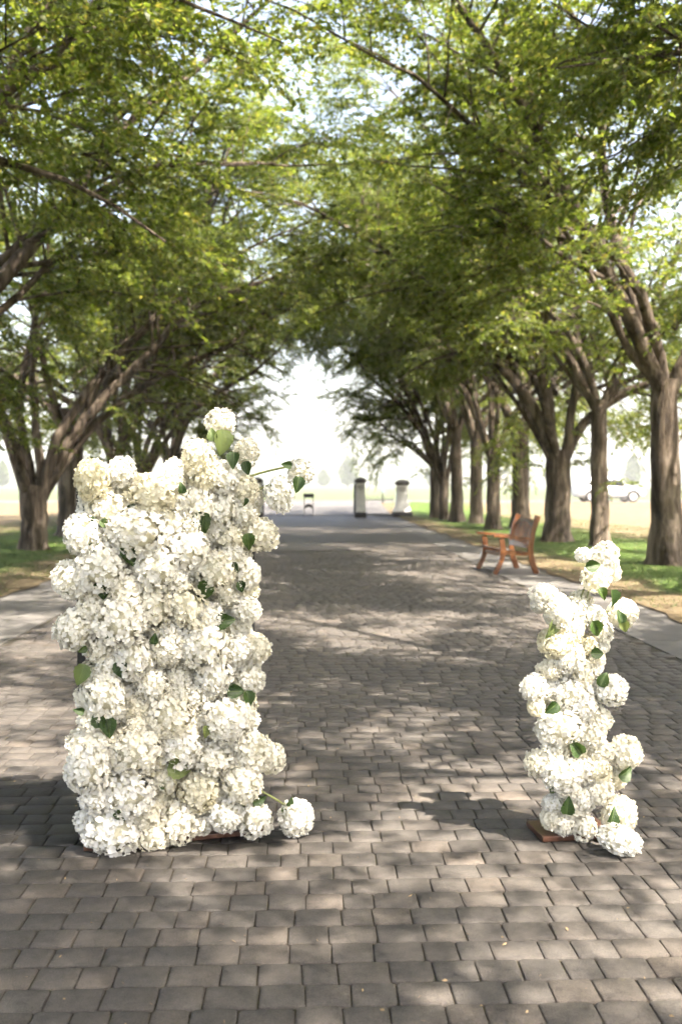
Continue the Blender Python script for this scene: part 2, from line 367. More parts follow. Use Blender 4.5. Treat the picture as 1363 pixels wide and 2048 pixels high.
# pavers: tumbled blocks in rows across the drive
prs = random.Random(11)
def paver_template(w, l, seed):
    r = random.Random(seed); pts = []
    ch = 0.008
    for sx, sy in ((1, -1), (1, 1), (-1, 1), (-1, -1)):
        cx, cy_ = sx * w / 2, sy * l / 2
        a = (cx - sx * ch * r.uniform(.6, 1.7), cy_ + r.uniform(-.002, .0015) * sy); b_ = (cx + r.uniform(-.002, .0015) * sx, cy_ - sy * ch * r.uniform(.6, 1.7))
        pts += [a, b_] if sx * sy < 0 else [b_, a]
    # keep counter-clockwise order
    ang = sorted(pts, key=lambda p: math.atan2(p[1] / l, p[0] / w)); n = 8
    top = [(x * (1 - 0.007 / w), y * (1 - 0.007 / l), -r.uniform(0, .0008)) for x, y in ang]
    mid = [(x, y, -0.004 - r.uniform(0, .0015)) for x, y in ang]
    bot = [(x, y, -0.05) for x, y in ang]
    V = np.array(top + mid + bot, np.float32)
    F = []
    for k in range(2):
        for j in range(n): F.append((k * n + j, (k + 1) * n + j, (k + 1) * n + (j + 1) % n, k * n + (j + 1) % n))
    return V, np.array(F, np.int32), np.array([list(range(8))], np.int32)
ROW = 0.1405; widths = (0.116, 0.143, 0.170)
temps = {(wi, k): paver_template(widths[wi] - 0.0030, ROW - 0.0030, wi * 10 + k) for wi in range(3) for k in range(5)}
places = []
y = 0.9
while y < 24.0 - ROW:
    x = -3.02 + prs.uniform(0.0, 0.1)
    while x < 3.40:
        wi = prs.choice((0, 1, 1, 2, 2)); w = widths[wi]
        if x + w > 3.43: break
        places.append((x + w / 2, y + ROW / 2, wi, prs.randrange(5), prs.gauss(0, .0007), prs.gauss(0, .008), prs.gauss(0, .004), prs.gauss(0, .004), prs.choice((0, math.pi)), prs.gauss(0, .0012)))
        x += w + prs.uniform(0, 0.003)
    y += ROW
def seen(p):
    return p[1] > 2.75 and -0.305 * p[1] - 0.08 < p[0] < 0.38 * p[1] + 0.08
order = sorted([p for p in places if seen(p)], key=lambda p: p[1])[:300]
near = set(order)
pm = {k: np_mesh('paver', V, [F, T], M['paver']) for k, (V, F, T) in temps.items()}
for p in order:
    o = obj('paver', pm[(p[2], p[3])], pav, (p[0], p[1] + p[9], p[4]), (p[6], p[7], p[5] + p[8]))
allV, allF, allT = [], [], []; nV = 0
for p in places:
    if p in near: continue
    V, F, T = temps[(p[2], p[3])]
    c, s = math.cos(p[5] + p[8]), math.sin(p[5] + p[8])
    Q = np.empty_like(V); Q[:, 0] = V[:, 0] * c - V[:, 1] * s + p[0]; Q[:, 1] = V[:, 0] * s + V[:, 1] * c + p[1] + p[9]; Q[:, 2] = V[:, 2] + p[4] + V[:, 0] * p[7] + V[:, 1] * p[6]
    allV.append(Q); allF.append(F + nV); allT.append(T + nV); nV += len(V)
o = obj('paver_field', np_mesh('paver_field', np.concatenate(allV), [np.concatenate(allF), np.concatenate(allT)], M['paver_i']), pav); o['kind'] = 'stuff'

# grass blades on both lawns
def blades(n, seed):
    g = np.random.default_rng(seed)
    sx = np.where(g.random(n) < 0.5, -1, 1); d = 0.05 + 7.5 * g.random(n) ** 1.25
    X = np.where(sx < 0, -4.25 - d, 4.4 + d); Y = 8 + 42 * g.random(n) ** 1.15
    keep = (np.sin(X * 2.3 + 1.3 * np.sin(Y * .9)) + np.sin(Y * 1.7 + X * .7) + g.normal(0, .9, n) + np.minimum(d, 1.2) * 1.6) > 0.4
    X, Y = X[keep], Y[keep]; n = len(X)
    Z = lawn_z(X, Y) - 0.005; h = g.uniform(.02, .055, n); a = g.uniform(0, 2 * np.pi, n); w = g.uniform(.004, .008, n); ln = g.normal(0, .02, (n, 2))
    V = np.zeros((n, 3, 3)); V[:, 0] = np.stack([X - w * np.cos(a), Y - w * np.sin(a), Z], 1); V[:, 1] = np.stack([X + w * np.cos(a), Y + w * np.sin(a), Z], 1)
    V[:, 2] = np.stack([X + ln[:, 0], Y + ln[:, 1], Z + h], 1)
    return V.reshape(-1, 3), np.arange(3 * n).reshape(-1, 3)
V, F = blades(150000, 3)
tag(obj('grass', np_mesh('grass', V, F, M['grass'])), 'short green grass of the lawns under the trees', 'grass', kind='stuff')

# ------------------------------------------------------------------ trees
class Tree:
    def __init__(s, seed, thr=.05, drop=0.0):
        s.thr = thr; s.drop = drop; s.r = random.Random(seed); s.V = []; s.F = []; s.nv = 0; s.tw = []; s.ph = [s.r.uniform(0, 6.28) for _ in range(9)]
    def rv(s, k=1.0): return Vector((s.r.gauss(0, k), s.r.gauss(0, k), s.r.gauss(0, k)))
    def tube(s, P, rad, n, lump=0.0, flare=False):
        k = len(P); up = Vector((0.3, 1, 0.2)).normalized(); rings = []
        ph = [s.r.uniform(0, 6.28) for _ in range(4)]
        for i in range(k):
            d = (P[min(i + 1, k - 1)] - P[max(i - 1, 0)]).normalized()
            u = (up - d * up.dot(d)).normalized(); w = d.cross(u); up = u
            for j in range(n):
                a = 2 * math.pi * j / n; rr = rad[i]
                if lump: rr *= 1 + lump * (0.6 * math.sin(3 * a + ph[0] + 0.5 * i) + 0.5 * math.sin(5 * a + ph[1] - 0.3 * i) + 0.35 * math.sin(9 * a + ph[2]))
                if flare and i < 4: rr *= 1 + (0.34, 0.16, 0.06, 0.02)[i] * (1 + 0.8 * math.sin(4 * a + ph[3]))
                q = P[i] + u * (math.cos(a) * rr) + w * (math.sin(a) * rr); rings.append((q.x, q.y, q.z))
        for i in range(k - 1):
            for j in range(n):
                s.F.append((s.nv + i * n + j, s.nv + i * n + (j + 1) % n, s.nv + (i + 1) * n + (j + 1) % n, s.nv + (i + 1) * n + j))
        s.V += rings; s.nv += k * n
    def path(s, p, d, L, n, wig, pull, k):
        P = [p.copy()]; d = d.normalized(); D = [d.copy()]
        for i in range(n):
            d = (d + s.rv(wig) + pull * (k / n)).normalized(); P.append(P[-1] + d * (L / n)); D.append(d.copy())
        return P, D
    def twig(s, p, d, L): s.tw.append((*p, *d, L))
    def bare(s, q):        # gaps between leaf clumps, and the clearance pruned over the drive
        x, y, z = q; a = s.ph
        f = math.sin(1.55 * x + a[0] + math.sin(1.1 * z + a[1])) + math.sin(1.7 * y + a[2] + math.sin(1.3 * x + a[3])) + math.sin(1.9 * z + a[4] + math.sin(1.2 * y + a[5]))
        f += .5 * math.sin(3.7 * x + a[6]) * math.sin(3.3 * y + a[7])
        if f < s.thr: return True
        low = np.interp(x, (1.4, 2.4, 3.6, 5.2, 6.5), (0, 2.6, 4.2, 5.7, 6.3)) - s.drop
        return z < low + .45 * math.sin(2.3 * y + a[8]) + s.r.gauss(0, .25) or (x < -1.2 and z < 2.9 + s.r.gauss(0, .2))
    def sub(s, p, d, L, r0):
        if s.bare(p + d * (L * .7)): return
        P, D = s.path(p, d, L, 3, .16, Vector((0, 0, -0.55)), 1.0)
        s.tube(P, [r0, r0 * .75, r0 * .5, r0 * .25], 4)
        m = max(3, int(L / 0.115))
        for i in range(m):
            t = (0.15 + 0.85 * (i + s.r.random() * .6) / m) * 3; k = min(2, int(t)); q = P[k].lerp(P[k + 1], t - k)
            sd = D[k].cross(Vector((0, 0, 1))).normalized() * (1 if i % 2 else -1)
            s.twig(q, (D[k] * .6 + sd * .75 + s.rv(.25)).normalized(), s.r.uniform(.28, .5))
        s.twig(P[-1], D[-1], .4)
    def branch(s, p, d, L, r0, droop=-0.2, den=1.0):
        n = 5; P, D = s.path(p, d, L, n, .12, Vector((0, 0, droop)), 1.0)
        s.tube(P, [r0 * (1 - .8 * i / n) for i in range(n + 1)], 5)
        m = max(2, int(L / 0.23 * den))
        for i in range(m):
            t = (0.18 + 0.82 * (i + s.r.random() * .7) / m) * n; k = min(n - 1, int(t)); q = P[k].lerp(P[k + 1], t - k)
            sd = D[k].cross(Vector((0, 0, 1))).normalized() * (1 if i % 2 else -1)
            s.sub(q, (D[k] * .7 + sd * .7 + Vector((0, 0, .12)) + s.rv(.28)).normalized(), s.r.uniform(.6, 1.3), max(.006, r0 * .3))
        s.sub(P[-1], D[-1], .9, .007)
    def limb(s, p, az, el, L, r0, pull_out, pull_up, first=0.28, den=1.0, blen=0.36):
        n = 14; h = Vector((math.cos(R(az)), math.sin(R(az)), 0))
        d = h * math.cos(R(el)) + Vector((0, 0, math.sin(R(el))))
        P, D = s.path(p, d, L, n, .10, h * pull_out + Vector((0, 0, pull_up)), 1.0)
        s.tube(P, [r0 * (1 - .86 * (i / n) ** .85) for i in range(n + 1)], 9, .05)
        m = int(L * 1.95 * den)
        for i in range(m):
            t = (first + (1 - first) * (i + s.r.random()) / m); k = min(n - 1, int(t * n)); q = P[k].lerp(P[k + 1], t * n - k)
            v = s.rv(1); v -= D[k] * v.dot(D[k]); v.normalize()
            bd = (D[k] * .55 + v * .75 + Vector((0, 0, .18))).normalized()
            s.branch(q, bd, L * blen * (1.05 - .5 * t) * s.r.uniform(.75, 1.2), max(.012, r0 * (1 - t * .8) * .42), den=1.0)
        s.branch(P[-1], D[-1], L * .22, .02)
        return P
    def outer(s, z, azs):      # low boughs hanging over the lawn side
        for az in (90, 268):
            h = Vector((math.cos(R(az)), math.sin(R(az)), 0)); s.limb(h * .2 + Vector((0, 0, z + .7)), az, 36, 3.0, .05, .3, -.7, first=.25, den=1.2, blen=.36)
        for az in azs:
            h = Vector((math.cos(R(az)), math.sin(R(az)), 0)); s.limb(h * .25 + Vector((0, 0, z + s.r.uniform(-.3, .5))), az, 32, 5.6, .075, .3, -1.25, first=.3, den=.85, blen=.30)
    def shoots(s, p, axis_r, n, L):
        for _ in range(n):
            a = s.r.uniform(0, 6.28); q = Vector((p[0] + math.cos(a) * axis_r * .9, p[1] + math.sin(a) * axis_r * .9, p[2] + s.r.uniform(-.25, .25)))
            s.sub(q, Vector((math.cos(a), math.sin(a), .5)), s.r.uniform(.4, 1) * L, .006)
    def meshes(s, leaves=16, seed=1, size=0.090):
        g = np.random.default_rng(seed); T = np.array(s.tw, np.float64); n = len(T)
        trunk = np_mesh('trunk', np.array(s.V), np.array(s.F), M['bark'], True)
        p, d, L = T[:, :3], T[:, 3:6], T[:, 6]
        # twig sticks: three-sided, drooping
        e = p + d * L[:, None] + np.stack([np.zeros(n), np.zeros(n), -0.22 * L], 1)
        side = np.cross(d, [0, 0, 1.0]); side /= np.linalg.norm(side, axis=1)[:, None] + 1e-9; nu = np.cross(side, d)
        tv = np.stack([p + side * .004, p - side * .004, p + nu * .005, e], 1).reshape(-1, 3); b0 = np.arange(n)[:, None] * 4
        tf = np.concatenate([b0 + [0, 1, 3], b0 + [1, 2, 3], b0 + [2, 0, 3]])
        # leaves
        m = leaves; tt = (np.arange(m)[None, :] + g.random((n, m)) * .6 + .4) / m
        q = p[:, None] + (e - p)[:, None] * tt[..., None]; q[..., 2] += 0.1 * L[:, None] * tt * (1 - tt)
        sg = np.where(np.arange(m) % 2 == 0, 1, -1)[None, :, None]
        ax = d[:, None] * .55 + side[:, None] * sg * .8 + np.array([0, 0, -.35]) + g.normal(0, .32, (n, m, 3))
        ax /= np.linalg.norm(ax, axis=-1, keepdims=True)
        up = np.array([0, 0, 1.0]) + g.normal(0, .42, (n, m, 3)); sd = np.cross(ax, up); sd /= np.linalg.norm(sd, axis=-1, keepdims=True) + 1e-9
        nm = np.cross(sd, ax); sz = size * g.uniform(.62, 1.25, (n, m, 1))
        b = q + ax * sz * .12; c = q + ax * sz * .5
        lv = np.stack([b, c + sd * sz * .30 + nm * sz * .09, q + ax * sz * 1.12 - nm * sz * .1, c - sd * sz * .30 + nm * sz * .09], 2).reshape(-1, 3)
        lf = np.arange(len(lv)).reshape(-1, 4)
        F = [lf + len(tv), tf]
        crown = np_mesh('crown', np.concatenate([tv, lv]), F, [M['leaf'], M['bark']], False, np.concatenate([np.zeros(len(lf)), np.ones(len(tf))]))
        return trunk, crown
def trunk_path(t, h, r0, r1, lean=(0, 0)):
    n = 9; P = [Vector((lean[0] * (i / n) + (t.r.gauss(0, .012) if 0 < i else 0), lean[1] * (i / n) + (t.r.gauss(0, .012) if 0 < i else 0), -0.06 + (h + .06) * (i / n) ** 1.25)) for i in range(n + 1)]
    t.tube(P, [r0 + (r1 - r0) * i / n for i in range(n + 1)], 26, .035, True); return P[-1]
def vase_tree():      # forks low into several stems
    t = Tree(21); f = trunk_path(t, 1.55, .31, .34)
    for az, el, L, r, po, pu in ((4, 73, 10.8, .17, .60, -.28), (-20, 71, 10.4, .155, .48, -.2), (24, 68, 10.2, .15, .36, -.12), (168, 72, 8.6, .15, .35, -.3), (-150, 70, 7.6, .145, .4, -.4), (95, 84, 9.4, .14, .1, .1), (12, 64, 6.6, .10, .3, -.05), (-6, 80, 10.8, .13, .3, -.05)):
        h = Vector((math.cos(R(az)), math.sin(R(az)), 0)) * .17
        t.limb(f + h + Vector((0, 0, -.28)), az, el, L, r, po, pu, first=.3)
    t.outer(3.4, (160, 205, 245))
    t.shoots((0, 0, 2.6), .3, 5, 1); return t
def fork_tree():      # straight bole, two or three rising forks
    t = Tree(33); f = trunk_path(t, 3.5, .27, .22, (.05, 0))
    for az, el, L, r, po, pu in ((5, 62, 10.0, .155, .4, -.2), (172, 64, 7.6, .14, .4, -.5), (34, 70, 8.8, .12, .35, -.15), (-34, 70, 8.8, .12, .35, -.2), (-8, 78, 9.8, .13, .3, -.05), (18, 50, 5.6, .09, .2, .05)):
        h = Vector((math.cos(R(az)), math.sin(R(az)), 0)) * .08
        t.limb(f + h + Vector((0, 0, -.2)), az, el, L, r, po, pu, first=.2)
    t.outer(3.7, (130, 185, 230))
    t.shoots((.03, 0, 1.55), .24, 7, .8); t.shoots((.04, 0, 2.7), .22, 8, 1.1); t.shoots((.05, 0, 3.4), .2, 8, 1.2); return t
def broad_tree():     # stout bole forking at head height into leaning limbs
    t = Tree(47); f = trunk_path(t, 2.5, .36, .33, (-.03, .05))
    for az, el, L, r, po, pu in ((10, 64, 10.6, .19, .42, -.22), (-16, 62, 10.4, .16, .36, -.16), (44, 74, 8.6, .15, .3, -.05), (-60, 74, 7.4, .14, .3, -.2), (177, 66, 8.0, .16, .42, -.55), (120, 84, 8.8, .14, .1, .05), (0, 78, 10.6, .13, .32, -.06), (-5, 54, 6.4, .10, .2, 0)):
        h = Vector((math.cos(R(az)), math.sin(R(az)), 0)) * .15
        t.limb(f + h + Vector((0, 0, -.3)), az, el, L, r, po, pu, first=.24)
    t.outer(3.9, (150, 200, 255))
    t.shoots((0, 0, 2.3), .33, 7, 1.1); t.shoots((0, 0, 3.2), .25, 6, 1.2); return t
def weeping_tree():   # dense end-of-row tree with boughs hanging low
    t = Tree(71, -.9, 1.3); f = trunk_path(t, 2.6, .34, .3, (.02, .03))
    for az, el, L, r, po, pu in ((6, 70, 9.6, .17, .6, -.4), (-25, 66, 9.0, .15, .5, -.35), (35, 64, 8.4, .14, .5, -.4), (80, 66, 7.4, .13, .4, -.4), (-85, 66, 7.4, .13, .4, -.4), (175, 66, 7.6, .15, .4, -.5), (0, 46, 5.6, .10, .3, -.7), (30, 44, 4.8, .09, .3, -.8), (-35, 44, 4.8, .09, .3, -.8)):
        h = Vector((math.cos(R(az)), math.sin(R(az)), 0)) * .14
        t.limb(f + h + Vector((0, 0, -.25)), az, el, L, r, po, pu, first=.18)
    t.outer(3.4, (150, 210)); t.shoots((0, 0, 2.2), .3, 8, 1.1); t.shoots((0, 0, 3.0), .28, 8, 1.2); return t
def lopped_tree():    # pruned tree with a short stub and one heavy limb
    t = Tree(58); f = trunk_path(t, 3.2, .37, .36, (.04, 0))
    P = [f + Vector((-.12, 0, -.2)), f + Vector((-.2, 0, .25)), f + Vector((-.24, .02, .6))]; t.tube(P, [.2, .16, .15], 12, .12)
    for az, el, L, r, po, pu in ((-4, 62, 10.0, .165, .4, -.1), (22, 68, 10.2, .16, .38, -.18), (-24, 66, 10.2, .16, .36, -.16), (165, 68, 7.6, .15, .42, -.55), (-140, 76, 8.0, .14, .25, -.15), (6, 80, 10.2, .13, .3, -.05), (16, 52, 5.8, .09, .2, 0)):
        h = Vector((math.cos(R(az)), math.sin(R(az)), 0)) * .15
        t.limb(f + h + Vector((0, 0, -.35)), az, el, L, r, po, pu, first=.26)
    t.outer(4.0, (140, 190, 235))
    t.shoots((0, 0, 3.0), .33, 6, 1.0); return t
KINDS = {k: fn().meshes(seed=i) for i, (k, fn) in enumerate((('vase', vase_tree), ('fork', fork_tree), ('broad', broad_tree), ('lopped', lopped_tree), ('weeping', weeping_tree)))}
def place_tree(kind, x, y, rz, sc, label, group, name='shade_tree'):
    tr, cr = KINDS[kind]
    t = empty(name, (x, y, float(lawn_z(np.array(x), np.array(y))) - .02), rz); t.scale = (sc[0], sc[0], sc[1]) if isinstance(sc, tuple) else (sc,) * 3
    tag(t, label, 'tree', group)
    obj('trunk', tr, t); obj('crown', cr, t); return t
GR, GL = 'shade trees along the right of the drive', 'shade trees along the left of the drive'
PI = math.pi
for a in (
    ('fork', 6.9, 18.81, PI + .15, (1.12, 1.02), 'thick-trunked tree at the right edge with leafy sprouts on its bark'),
    ('fork', 7.29, 24.42, PI - .5, (.86, 1.05), 'slim straight tree forking in a Y in front of the white car'),
    ('broad', 6.8, 26.75, PI + .2, (.98, 1.0), 'stout tree with flared base just behind the bench, right of it'),
    ('lopped', 7.48, 34.36, PI - .25, (.82, 1.12), 'tree whose trunk rises right behind the bench backrest'),
    ('broad', 6.38, 33.66, PI - .35, (.66, 1.1), 'dark leafy-collared tree whose trunk stands just left of the bench back'),
    ('lopped', 6.84, 39.59, PI + .3, (.66, 1.15), 'tree with pale sunlit trunk base, second to the left of the bench'),
    ('fork', 6.29, 41.16, PI + .35, (.98, 1.15), 'straight-trunked tree, third to the left of the bench'),
    ('vase', 6.01, 42.9, PI - .3, (.62, 1.2), 'slender tree squeezed between two trunks left of the bench'),
    ('weeping', 5.99, 45.4, PI + .1, (.92, 1.0), 'last tree on the right before the gate, low boughs drooping'),
    ('fork', 7.0, 12.2, PI + .1, (.95, 1.05), 'near tree on the right whose limb crosses the top right corner'),
    ('broad', 7.1, 4.4, PI + .1, (.9, 1.1), 'tree beside the viewpoint on the right, its trunk out of the picture'),
    ('lopped', 6.9, -2.8, PI + .1, 1.0, 'tree behind the viewpoint on the right'),
): place_tree(*a, GR)
for a in (
    ('vase', -6.47, 23.99, .25, (.95, 1.0), 'leftmost tree in the picture, forking low into several stems'),
    ('lopped', -7.0, 30.02, -.15, (1.0, 1.0), 'pale sunlit tree with a lopped stub and one heavy limb, left lawn'),
    ('broad', -6.6, 35.2, .4, (.92, 1.12), 'tree behind the upper left corner of the tall floral panel'),
    ('vase', -6.7, 40.0, -.3, (.88, 1.15), 'dark tree behind the middle of the tall floral panel top'),
    ('weeping', -6.1, 45.0, -.1, (.95, 1.05), 'last tree on the left before the gate, leaning inwards'),
    ('fork', -6.5, 17.0, .1, (1.15, 1.04), 'tree just outside the left edge, its boughs reaching in'),
    ('broad', -6.5, 10.4, -.2, 1.0, 'near tree on the left sending dark limbs across the top left corner'),
    ('vase', -6.6, 3.0, -.5, (1.0, 1.12), 'tree beside the viewpoint on the left, its trunk out of the picture'),
): place_tree(*a, GL)

# ------------------------------------------------------------------ hydrangeas
def head_mesh(seed, lump=.13, n=105, flat=1.0):
    g = random.Random(seed); V = []; F = []; mi = []
    lobes = [(Vector((g.gauss(0, 1), g.gauss(0, 1), g.gauss(0, 1))).normalized(), g.uniform(.6, 1)) for _ in range(g.choice((5, 7, 9)))]
    def rad(d):
        return 0.80 + lump * max(w * max(0, (d.dot(l) - .55) / .45) for l, w in lobes)
    # core
    nu, nvv = 10, 7
    for i in range(nvv + 1):
        th = math.pi * i / nvv
        for j in range(nu):
            d = Vector((math.sin(th) * math.cos(2 * math.pi * j / nu), math.sin(th) * math.sin(2 * math.pi * j / nu), math.cos(th))); V.append(d * .70)
    for i in range(nvv):
        for j in range(nu): F.append((i * nu + j, (i + 1) * nu + j, (i + 1) * nu + (j + 1) % nu, i * nu + (j + 1) % nu)); mi.append(1)
    for k in range(n):
        z = 1 - 2 * (k + .5) / n; a = k * 2.39996 + g.uniform(-.25, .25); rr = math.sqrt(1 - z * z)
        d = (Vector((rr * math.cos(a), rr * math.sin(a), z)) + Vector((g.gauss(0, .06), g.gauss(0, .06), g.gauss(0, .06)))).normalized()
        c = d * (rad(d) + g.uniform(-.04, .09)); nrm = (d + Vector((g.gauss(0, .38), g.gauss(0, .38), g.gauss(0, .38)))).normalized()
        u = nrm.orthogonal().normalized(); v = nrm.cross(u); spin = g.uniform(0, 6.28); fs = g.uniform(.100, .150)
        for q in range(4):
            aa = spin + q * math.pi / 2 + g.gauss(0, .12); ax = u * math.cos(aa) + v * math.sin(aa); sd = nrm.cross(ax); cup = g.uniform(-.15, .5); cur = g.uniform(-.45, .15); tw = g.gauss(0, .22)
            base = len(V)
            for i, (t, w) in enumerate(((.04, .16), (.42, .50), (.80, .56), (1.04, .26))):
                zc = cup * t + cur * t * t
                for s_ in (-1, 0, 1):
                    edge = (0.14 * abs(s_) + tw * s_ + g.gauss(0, .035)) * (t + .1)
                    V.append(c + (ax * (t - (.07 if s_ else 0) * (i == 3)) + sd * (w * s_) + nrm * (zc + edge * .8)) * fs)
            for i in range(3):
                for s_ in range(2):
                    o_ = base + i * 3 + s_; F.append((o_, o_ + 1, o_ + 4, o_ + 3)); mi.append(0)
    me = bpy.data.meshes.new('hydrangea_head'); me.from_pydata([tuple(p) for p in V], [], F)
    me.materials.append(M['petal']); me.materials.append(M['hcore']); me.polygons.foreach_set('material_index', mi)
    me.polygons.foreach_set('use_smooth', np.ones(len(F), bool)); me.update(); return me
HEADS = [head_mesh(100 + i, lump=(.12, .20, .28, .16, .34)[i % 5], n=(310, 345, 370, 325)[i % 4]) for i in range(10)]
def hleaf_mesh(seed):
    g = random.Random(seed); V = []; F = []; n = 11; droop = g.uniform(.1, .45); fold = g.uniform(.2, .55)
    for i in range(n + 1):
        t = i / n; w = .40 * math.sin(math.pi * min(1, t ** .72 * 1.0)) ** .8 * (1 - .25 * t) + .004; w *= 1 + (.09 if i % 2 else -.05)
        for s_ in (-1, -.5, 0, .5, 1):
            V.append((s_ * w, t - (.03 if abs(s_) == 1 and i % 2 else 0), fold * abs(s_) * w * 1.6 - droop * t * t + .02 * math.sin(9 * t + 3 * s_) * abs(s_)))
    for i in range(n):
        for j in range(4): k = i * 5 + j; F.append((k, k + 1, k + 6, k + 5))
    me = bpy.data.meshes.new('leaf'); me.from_pydata(V, [], F); me.materials.append(M['hleaf'])
    me.polygons.foreach_set('use_smooth', np.ones(len(F), bool)); me.update(); return me
HLEAVES = [hleaf_mesh(k) for k in range(4)]
def put_head(parent, u, v, r, depth, rs, el=1.0, sc=None):
    if el != 1.0: r *= .9
    k = (1.6 - v) * (-depth) / 4.45       # heads stand in front of the backing plane
    z = max(v + k, (sc[2] if sc else r) * .82)
    j = lambda: rs.uniform(.86, 1.16)
    return obj('hydrangea_head', HEADS[rs.randrange(len(HEADS))], parent, (u + (parent.location.x + u) * depth / 4.45, depth, z), (0 if sc else rs.gauss(0, .25), rs.gauss(0, .25), rs.uniform(0, 6.28) if not sc else 0), sc or (r * 1.22 * j(), r * 1.10 * j(), r * 1.18 * el * j()))
def put_leaf(parent, u, v, L, ang, depth, rs):
    # leaf lies mostly facing the viewer (-y), tip along ang in the x-z plane
    a = R(ang); tip = Vector((math.cos(a), rs.uniform(-.35, .1), math.sin(a))).normalized()
    nrm = Vector((rs.gauss(0, .25), -1, rs.gauss(.25, .25))); nrm = (nrm - tip * nrm.dot(tip)).normalized(); sx = tip.cross(nrm)
    m = Matrix((sx, tip, nrm)).transposed(); L *= rs.uniform(.85, 1.12)
    o = obj('leaf', HLEAVES[rs.randrange(4)], parent)
    c = Vector((u, depth, v + (1.6 - v) * (-depth) / 4.45)) - tip * L * .5
    o.matrix_local = Matrix.Translation(c) @ m.to_4x4() @ Matrix.Scale(L, 4); return o
def put_stem(parent, pts, depth, r=.0048):
    P = [Vector((u, depth, v + (1.6 - v) * (-depth) / 4.45)) for u, v in pts]
    Q = []
    for i in range(len(P) - 1):       # smooth by sampling a Catmull-Rom spline
        p0, p1, p2, p3 = P[max(i - 1, 0)], P[i], P[i + 1], P[min(i + 2, len(P) - 1)]
        for k in range(5):
            t = k / 5; Q.append(.5 * ((2 * p1) + (p2 - p0) * t + (2 * p0 - 5 * p1 + 4 * p2 - p3) * t * t + (3 * p1 - p0 - 3 * p2 + p3) * t ** 3))
    Q.append(P[-1]); mb = MB(); rings = []
    for i, q in enumerate(Q):
        d = (Q[min(i + 1, len(Q) - 1)] - Q[max(i - 1, 0)]).normalized(); qq = d.to_track_quat('Z', 'Y'); rr = r * (1.15 - .3 * i / len(Q))
        rings.append([q + qq @ Vector((rr * math.cos(a), rr * math.sin(a), 0)) for a in [k * math.pi / 4 for k in range(8)]])
    mb.loft(rings); return mb.build('stem', M['stem'], parent, True)
WH = [(-0.382,1.612,0.084),(-0.259,1.65,0.061),(-0.121,1.553,0.104),(-0.038,1.627,0.061),(0.075,1.726,0.064),(0.114,1.647,0.084),(0.194,1.627,0.069),(0.089,1.513,0.081),(0.198,1.487,0.077),(0.295,1.572,0.061),(-0.317,1.486,0.087),(-0.425,1.381,0.075),(-0.208,1.393,0.107),(-0.054,1.43,0.074),(0.039,1.414,0.052),(0.044,1.305,0.097),(0.158,1.388,0.052),(0.243,1.367,0.061),(0.289,1.467,0.052),(-0.347,1.244,0.097),(-0.464,1.184,0.075),(-0.113,1.229,0.097),(-0.248,1.14,0.075),(-0.366,1.114,0.048),(-0.016,1.173,0.061),(0.152,1.208,0.083),(0.222,1.106,0.059),(0.304,1.184,0.058),(-0.124,1.053,0.091),(-0.258,1.003,0.101),(-0.371,1.037,0.061),(0.023,1.043,0.081),(0.303,1.023,0.061),(0.122,0.999,0.061),(-0.456,0.962,0.086),(-0.047,0.926,0.061),(0.101,0.93,0.071),(-0.303,1.355,0.055),(-0.171,1.304,0.050),(0.102,1.15,0.045),(0.233,1.267,0.050),(0.005,1.508,0.055),(-0.208,1.471,0.050),
 (-0.344,0.875,0.071),(-0.307,0.791,0.052),(-0.221,0.835,0.091),(-0.047,0.862,0.081),(0.101,0.875,0.101),(0.262,0.838,0.071),(0.344,0.844,0.058),(-0.008,0.731,0.061),(-0.126,0.697,0.071),(0.151,0.722,0.081),(0.313,0.703,0.066),(-0.336,0.68,0.085),(-0.375,0.565,0.061),(-0.27,0.598,0.046),(-0.174,0.601,0.065),(-0.048,0.554,0.096),(0.07,0.636,0.061),(0.08,0.535,0.052),(0.21,0.532,0.096),(0.292,0.522,0.046),(-0.39,0.459,0.081),(-0.414,0.353,0.086),(-0.204,0.416,0.117),(-0.01,0.411,0.086),(0.149,0.349,0.081),(0.317,0.367,0.081),(0.415,0.329,0.052),(-0.372,0.213,0.061),(-0.244,0.231,0.106),(-0.074,0.277,0.061),(0.079,0.204,0.091),(0.27,0.238,0.096),(0.179,0.185,0.045),(-0.302,0.069,0.103),(-0.148,0.124,0.076),(-0.129,0.022,0.055),(-0.006,0.071,0.091),(0.108,0.05,0.046),(0.199,0.082,0.076),(0.336,0.054,0.076),(-0.078,0.496,0.055),(0.24,0.413,0.050),(0.03,0.489,0.055),(-0.319,0.365,0.050),(0.001,0.66,0.050),(-0.194,0.524,0.050),(-0.137,0.361,0.050)]
WS = [(0.2,1.876,0.061),(0.305,1.743,0.059),(0.563,1.663,0.058),(0.464,1.551,0.065),(0.376,1.375,0.075),(0.524,0.041,0.069)]
